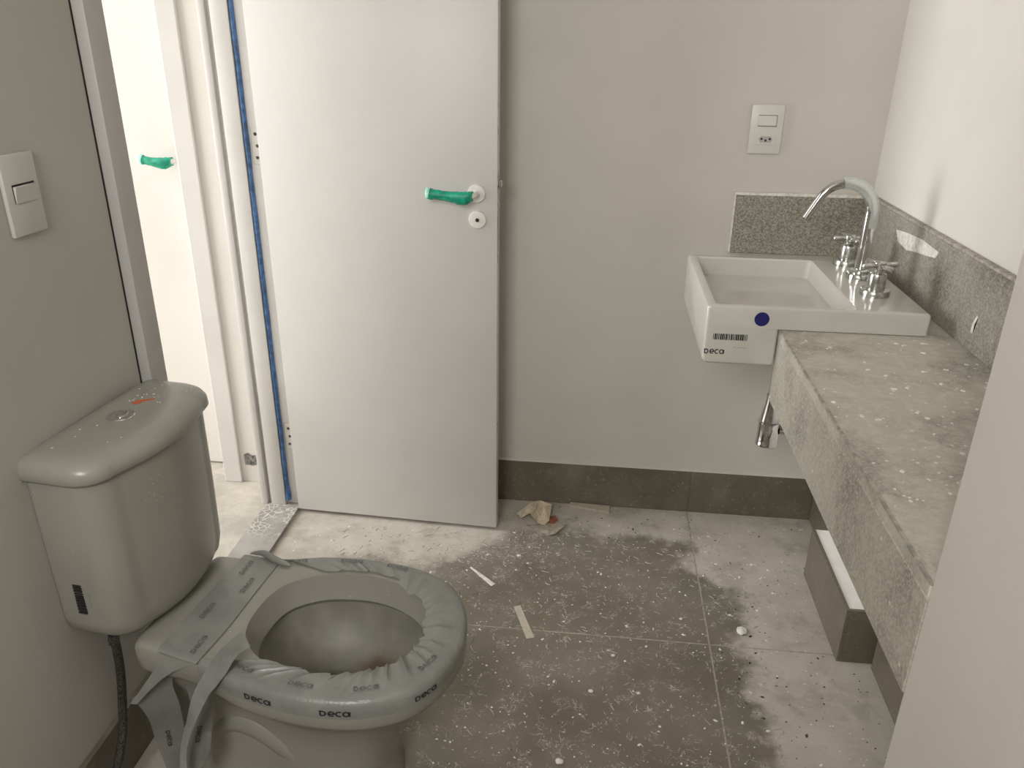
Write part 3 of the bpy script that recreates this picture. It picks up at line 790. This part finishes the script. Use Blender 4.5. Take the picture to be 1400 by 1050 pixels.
# packing tape round the rim
bm = bmesh.new(); N = len(RIM); tapes = []
import_i = [i for i in range(N)]
nR = N
def P3(i, s):
    """tape profile at rim index i, s from 0 (outer lower) to 1 (inner hanging edge)"""
    o = Vector(RIM[i % N]); a = Vector(OPN[i % N]); c = (a-o).normalized()
    nn = Vector((RIM[(i+1) % N][1]-RIM[i-1][1], -(RIM[(i+1) % N][0]-RIM[i-1][0]))).normalized()*SG
    return o, a, nn
rows = []
i0, i1 = 16, N-16
fine = 3
seqi = [i0+k/fine for k in range((i1-i0)*fine+1)]
def ringf(ring, q):
    a, b = ring[int(q) % N], ring[(int(q)+1) % N]; t_ = q-int(q)
    return Vector((a[0]*(1-t_)+b[0]*t_, a[1]*(1-t_)+b[1]*t_))
for q in seqi:
    o, a = ringf(RIM, q), ringf(OPN, q)
    nrm = ringf(RIM, q+.6)-ringf(RIM, q-.6 if q > .6 else 0); nn = Vector((nrm.y, -nrm.x)).normalized()*SG
    side = 1 if q < N/2 else -1         # q<N/2: +v (far) half
    wv = noise.noise(Vector((o.x*22, o.y*22, 1))); wf = noise.noise(Vector((o.x*40, o.y*40, 4)))
    if q < N/2 and o.x < .52: hang = -.010+.007*wv            # far side: narrow neat strip
    else: hang = .006+.018*abs(wv)+.004*wf
    if q > N/2 and o.x < .62: hang += .006
    saw = 1-2*abs((q*.42+1.3*noise.noise(Vector((q*.13, 0, 2)))) % 1-.5)   # radial folds
    tip = max(0, 1-abs(q-N/2)/10); hang += .010*tip
    din = (a-o).length
    dn = (a-o).normalized()
    pr = []
    base = [(-.0015, .3655), (-.0022, .378), (-.0018, .390), (.0012, .3985), (.008, .4035)]
    for d, z in base:
        p = o+nn*d; pr.append((p.x, p.y+CV, z+.0006*wf))
    L = din+hang
    for k in range(1, 9):
        s = .010+(L-.010)*k/8; p = o+nn*.0*0+dn*s
        fa = .0070 if (q > N/2-11) else .0030
        cr = fa*(saw**3)*min(1, k/4)*(.4+.9*abs(noise.noise(Vector((q*.31, 5, 0)))))*1.6+.0012*noise.noise(Vector((o.x*70+k*.5, o.y*70, k*.4)))
        z = .4045+max(-.0012, cr)*min(1, k/3)+.0008
        over = s-din
        if over > -.004: z -= max(0, over+.004)*.35; z += .004*wf*(k > 6)
        pr.append((p.x, p.y+CV, z))
    rows.append([bm.verts.new(p) for p in pr])
for a, b in zip(rows[:-1], rows[1:]):
    for k in range(len(a)-1): bm.faces.new((a[k], a[k+1], b[k+1], b[k]))
rt = link('rim_tape', bm, 'tape', TO, 50); rt['label'] = 'wrinkled grey tape folded over the bowl rim'
# lettering on the rim tape
def arc_at(i_center):
    pts_ = RIM
    def pos_n(s):
        i = i_center; acc = 0; step = 1 if s > 0 else -1
        d = abs(s)
        while True:
            seg = (Vector(pts_[(i+step) % N])-Vector(pts_[i % N])).length
            if acc+seg >= d or seg == 0:
                q = (d-acc)/max(seg, 1e-9); p = Vector(pts_[i % N]).lerp(Vector(pts_[(i+step) % N]), q); break
            acc += seg; i += step
        t_ = (Vector(pts_[(i+1) % N])-Vector(pts_[i-1])).normalized(); nn = Vector((t_.y, -t_.x))*SG
        return p, nn
    return pos_n
def rim_index(u_, near=True):
    return min(range(N//2, N) if near else range(0, N//2), key=lambda i: abs(RIM[i][0]-u_))
# near half runs tip -> rear as the index grows, so text direction is -s
for uu in (.395, .545):
    fnn = arc_at(rim_index(uu))
    def side_fn(a, b, fnn=fnn):
        p, nn = fnn(-a*1.35); p = p-nn*.0038; return Vector((p.x, p.y+CV, .380+b))
    lettering('Deca', .0135, side_fn, 'ink', rt, .015)
fnn = arc_at(rim_index(.69))
lettering('Deca', .0125, lambda a, b: (lambda p, nn: Vector((p.x-nn.x*.0038, p.y-nn.y*.0038+CV, .380+b)))(*fnn(-a*1.3)), 'ink', rt, .015)
for uu, near, body in ((.345, True, 'Deca'), (.47, True, 'Deca'), (.60, True, 'Deca'), (.30, False, 'Deca'), (.42, False, 'Deca'), (.53, False, 'Deca'), (.705, True, 'Deca')):
    g = arc_at(rim_index(uu, near))
    def top_fn(a, b, g=g, near=near):
        p, nn = g(-a*1.3 if near else -a*1.3); p = p+nn*(.027+b if near else .022-b*-1); return Vector((p.x, p.y+CV, .4082))
    lettering(body, .0125, top_fn, 'ink_faint', rt, .0)

# tape band laid across the deck, its folds and hanging tails
def ribbon(edges, k=8, wob=.0015, seed=0, cols=6):
    A = crom([e[0] for e in edges], k); B = crom([e[1] for e in edges], k); bm = bmesh.new(); rows = []
    for i, (a, b) in enumerate(zip(A, B)):
        row = []
        for c in range(cols+1):
            p = a.lerp(b, c/cols); n_ = noise.noise(Vector((p.x*40+seed, p.y*40, p.z*40)))
            row.append(bm.verts.new(p+Vector((.3, -.4, .8)).normalized()*n_*wob))
        rows.append(row)
    for r1, r2 in zip(rows[:-1], rows[1:]):
        for c in range(cols): bm.faces.new((r1[c], r1[c+1], r2[c+1], r2[c]))
    return bm
zt = .4035
bm = ribbon([((.178, .150, .397), (.262, .160, .397)), ((.180, .135, zt), (.268, .135, zt)), ((.178, .03, zt+.0008), (.270, .03, zt+.001)), ((.176, -.08, zt+.0008), (.272, -.08, zt+.001)), ((.176, -.155, zt+.001), (.268, -.165, zt+.001)), ((.178, -.163, .396), (.262, -.176, .396))])
bd = link('tape_band', bm, 'tape', TO, 60); bd['label'] = 'flat grey tape band across the rear deck'
for vv, uu in ((-.045, .207), (.045, .243), (-.135, .245), (.10, .21)):
    lettering('Deca', .012, lambda a, b, vv=vv, uu=uu: Vector((uu+b, vv+a*1.3, zt+.0034)), 'ink_faint', bd, .0)
bm = bmesh.new(); tube(bm, crom([(.196, .146, .409), (.225, .150, .411), (.262, .136, .409), (.300, .128, .407)], 6), [.002]+[.0025+.0055*math.sin(PI*k/17)**.8 for k in range(17)]+[.001], 10)
link('tape_curl', bm, 'tape', TO, 60)['label'] = 'dark rolled curl of tape where the band meets the rim'
# world-space points of the folds, converted to the toilet's own frame
inv = (Matrix.Translation((-.930, 1.262, 0)) @ Matrix.Rotation(-math.radians(6), 4, 'Z')).inverted()
TAILS = [('twisted fold of tape dropping off the deck edge toward the wall', [((-0.7685, 1.09, 0.3889), (-0.6768, 1.085, 0.3912)), ((-0.7856, 1.085, 0.358), (-0.7043, 1.075, 0.3834)), ((-0.8104, 1.08, 0.3185), (-0.7651, 1.07, 0.3459)), ((-0.8423, 1.07, 0.2751), (-0.8251, 1.065, 0.2803))]), ('left hanging tape tail behind the hose', [((-0.8464, 1.08, 0.2757), (-0.7546, 1.1, 0.3476)), ((-0.8328, 1.08, 0.2606), (-0.7676, 1.1, 0.3043)), ((-0.8184, 1.08, 0.2246), (-0.7549, 1.09, 0.26)), ((-0.8148, 1.08, 0.1768), (-0.7532, 1.085, 0.1891)), ((-0.7906, 1.06, 0.1314), (-0.7516, 1.06, 0.1288)), ((-0.7719, 1.04, 0.0895), (-0.7581, 1.04, 0.0814))]), ('narrow light tape strip twisting off the rim corner', [((-0.6078, 1.1, 0.4507), (-0.582, 1.07, 0.4424)), ((-0.6453, 1.075, 0.4209), (-0.593, 1.04, 0.4463)), ((-0.6695, 1.045, 0.3858), (-0.6183, 1.03, 0.4059)), ((-0.691, 1.035, 0.3408), (-0.6492, 1.025, 0.3644)), ((-0.7062, 1.03, 0.2906), (-0.6771, 1.02, 0.31)), ((-0.7214, 1.02, 0.2354), (-0.7047, 1.015, 0.2431)), ((-0.721, 1.0, 0.1832), (-0.7063, 1.0, 0.1852))]), ('dark hanging tape tail in front of the pedestal flank', [((-0.77, 1.13, 0.3126), (-0.7182, 1.12, 0.3441)), ((-0.7389, 1.1, 0.28), (-0.6927, 1.1, 0.3221)), ((-0.7269, 1.08, 0.2548), (-0.6855, 1.085, 0.2827)), ((-0.7313, 1.06, 0.2188), (-0.687, 1.07, 0.2233)), ((-0.7357, 1.04, 0.183), (-0.6864, 1.05, 0.1918)), ((-0.7326, 1.02, 0.1388), (-0.7094, 1.03, 0.1498))])]
for i, (lab, E_) in enumerate(TAILS):
    edges = [(inv @ Vector(a), inv @ Vector(b)) for a, b in E_]
    tl = link('tape_tail', ribbon(edges, 8, .004, i*3.1), 'tape_grimy_shaded' if i in (1, 3) else 'tape', TO, 60); tl['label'] = lab
    if i in (1, 3):
        a, b = edges[len(edges)//2]; c, d = edges[len(edges)//2+1]
        m0 = (a+b)/2; ax = ((c+d)/2-m0).normalized(); wd = (b-a).normalized(); nn = ax.cross(wd)
        if nn.y > 0: nn = -nn
        lettering('Deca', .010, lambda x, y, m0=m0, ax=ax, wd=wd, nn=nn: m0+ax*x+wd*y+nn*.005, 'ink', tl, .0)

# supply hose
hs = empty('supply_hose', (-.905, 1.13, .02)); tag(hs, 'dark braided water hose hanging from the cistern to the floor', 'hose')
H_ = [(-.872, 1.105, .409), (-.873, 1.108, .37), (-.885, 1.118, .30), (-.897, 1.118, .22), (-.900, 1.100, .15), (-.905, 1.06, .09), (-.92, 1.00, .06), (-.943, .97, .055)]
bm = bmesh.new(); tube(bm, [Vector(p)-Vector(hs.location) for p in crom(H_, 8)], .0085, 14, True); link('hose', bm, 'hose', hs, 60)
bm = bmesh.new(); lathe(bm, [(.011, -.008), (.011, .004), (.010, .010)], Matrix.Translation(Vector((-.872, 1.105, .398))-Vector(hs.location)), 6); link('nut', bm, 'hose', hs)

# ------------------------------------------------------------------ litter on the floor
def crumpled(name, loc, pts, folds, mat, label, cat, seed=0):
    bm = bmesh.new(); n = len(pts); c = bm.verts.new((0, 0, folds[0]))
    mids = [bm.verts.new((x*.55, y*.55, folds[1+i % (len(folds)-1)])) for i, (x, y, z) in enumerate(pts)]
    out = [bm.verts.new(p) for p in pts]
    for i in range(n):
        j = (i+1) % n; bm.faces.new((c, mids[i], mids[j])); bm.faces.new((mids[i], out[i], out[j], mids[j]))
    bmesh.ops.triangulate(bm, faces=bm.faces[:])
    g = bmesh.ops.solidify(bm, geom=bm.faces[:], thickness=.0008)
    o = link(name, bm, mat); o.location = loc; tag(o, label, cat); return o
crumpled('paper_scrap', (-.150, 2.242, .002), [(-.062, .000, .010), (-.050, -.018, .002), (-.020, -.012, .020), (.008, -.040, .004), (.030, -.050, .002), (.046, -.030, .010), (.050, .020, .040), (.012, .030, .046), (-.018, .034, .036)], (.036, .016, .050, .014, .042), 'paper', 'crumpled cream paper scrap on the floor by the door edge', 'paper')
o = crumpled('red_scrap', (-.098, 2.225, .002), [(-.02, -.012, .001), (.006, -.018, .001), (.022, -.004, .008), (.01, .014, .012), (-.014, .012, .006)], (.008, .006, .01), simple('red_paper', srgb(140, 82, 64), .8), 'small brick-red scrap beside the cream paper', 'scrap')
crumpled('card_scrap', (-.110, 2.180, .001), [(-.07, .01, .001), (-.03, -.018, .001), (.01, -.040, .001), (.03, -.035, .006), (.06, .01, .010), (.062, .025, .006), (.0, .022, .003)], (.004, .005, .003), 'card', 'torn grey card lying in front of the cream paper', 'card')
M_off = simple('pale_card', srgb(190, 180, 163), .8, var=.05, scale=60)
def slab(name, loc, rz, dims, mat, label, cat, taper=1):
    bm = bmesh.new(); L_, W_, H2 = dims; box(bm, -L_/2, L_/2, -W_/2, W_/2, 0, H2, .0006, 1)
    for v in bm.verts:
        if v.co.x < 0: v.co.y = (v.co.y-W_/2)*taper+W_/2
        v.co.y += .001*math.sin(v.co.x*90)
    o = link(name, bm, mat); o.location = loc; o.rotation_euler = (0, 0, rz); tag(o, label, cat); return o
slab('card_offcut', (.025, 2.312, .0004), -.04, (.135, .040, .010), M_off, 'flat grey offcut lying along the back skirting', 'offcut', .45)
slab('tape_strip', (-.142, 1.722, .0002), math.radians(-68), (.135, .022, .0008), M_off, 'pale strip of tape stuck across the floor joint', 'tape', .9)
slab('plaster_streak', (-.285, 1.905, .0002), math.radians(-40), (.11, .016, .0012), 'plaster', 'long white plaster streak near the bowl tip', 'plaster', .35)
def rock(name, loc, r_, mat, seed, flat=.6):
    bm = bmesh.new(); bmesh.ops.create_icosphere(bm, subdivisions=2, radius=r_)
    for v in bm.verts:
        k = 1+.35*noise.noise(v.co*(1.4/r_)+Vector((seed, 0, 0))); v.co *= k; v.co.z = max(v.co.z*flat, -r_*.35)
    o = link(name, bm, mat); o.location = (loc[0], loc[1], r_*.35+.0003); return o
tag(rock('plaster_lump', (.443, 1.752), .014, 'plaster', 1, .45), 'largest white plaster lump, right of the tile joint', 'plaster')
chips = [((.100, 1.62), .006, 'flat white plaster chip in front of the tile joint crossing'), ((.286, 1.785), .006, 'white chip just behind the cross joint near its right end'), ((.300, 2.225), .005, 'white chip on the dust near the rear skirting joint'),
         ((-.02, 1.275), .010, 'broad white plaster flake at the middle of the near tile'), ((.045, 1.49), .007, 'white flake right of the smear on the near tile'), ((-.185, 2.02), .007, 'round white chip in front of the door corner'), ((.52, 2.06), .006, 'white chip in the dust by the tiled pipe box')]
for k, (p, s, lb) in enumerate(chips):
    tag(rock('plaster_chip', p, s*.85, 'plaster', 10+k, .22), lb, 'plaster')
random.seed(21)
bad = lambda x, y: (x > .66 and 1.65 < y < 2.05) or (-.95 < x < -.3 and 1.05 < y < 1.45) or y > 2.32 or (x > .39 and y < .8) or (x < -.25 and y > 2.13)
dbm = bmesh.new()
def crumbs(n, s_lo, s_hi, reject, mi):
    c = 0
    while c < n:
        x, y = random.uniform(-.9, .74), random.uniform(.7, 2.33)
        if reject(x, y): continue
        c += 1; s = random.uniform(s_lo, s_hi)*random.choice((1, 1, .6, 1.6)); a = random.uniform(0, PI)
        m_ = Matrix.Translation((x, y, s*.18)) @ Matrix.Rotation(a, 4, 'Z')
        res = bmesh.ops.create_cone(dbm, cap_ends=True, segments=5, radius1=s, radius2=s*.5, depth=s*.36, matrix=m_ @ Matrix.Diagonal((random.uniform(.7, 2.0), 1, 1, 1)))
        for fc in {f_ for v in res['verts'] for f_ in v.link_faces}: fc.material_index = mi
crumbs(900, .0010, .0025, bad, 0)
crumbs(300, .001, .0026, lambda x, y: bad(x, y) or not (x > .38 or y > 2.15), 1)
# curly plaster shavings, thickest in front of the door
random.seed(9); c = 0
while c < 900:
    x, y = random.uniform(-.75, .50), random.uniform(.9, 2.27)
    if bad(x, y) or (x < -.22 and y < 1.47) or (random.random() > .55 and y < 1.95): continue
    c += 1; L_ = random.uniform(.006, .024); a = random.uniform(0, 2*PI); kx = random.uniform(-90, 90); P = []; px, py = x, y
    for k in range(6):
        P.append(Vector((px, py, .0006))); a += kx*L_/5+random.uniform(-.4, .4); px += math.cos(a)*L_/5; py += math.sin(a)*L_/5
    w0 = random.uniform(.0005, .0013); pv = None
    for k, p in enumerate(P):
        t_ = (P[min(k+1, 5)]-P[max(k-1, 0)]).normalized(); n_ = Vector((-t_.y, t_.x, 0))*w0*(1 if 0 < k < 5 else .4)
        row = [dbm.verts.new(p-n_-Vector((0, 0, .0005))), dbm.verts.new(p+Vector((0, 0, w0*.7))), dbm.verts.new(p+n_-Vector((0, 0, .0005)))]
        if pv:
            for j in (0, 1):
                fc = dbm.faces.new((pv[j], row[j], row[j+1], pv[j+1])); fc.material_index = 2
        pv = row
o = link('plaster_debris', dbm, 'plaster'); o.data.materials.append(M['hose']); o.data.materials.append(M['shaving'])
tag(o, 'fine plaster crumbs, shavings and grit scattered over the floor', 'debris', kind='stuff')

# chipped edge on the foreground wall end
for k, (y, z, s) in enumerate(((YS, 1.020, .007), (YS, .80, .004))):
    bm = bmesh.new(); bmesh.ops.create_icosphere(bm, subdivisions=2, radius=s)
    for v in bm.verts: v.co *= 1+.4*noise.noise(v.co*150+Vector((k, 0, 0))); v.co.x *= .5; v.co.y *= .25; v.co.z *= 1.3
    o = link('plaster_chip', bm, 'card', wall_near); o.location = (XS+.002, y+.001, z)
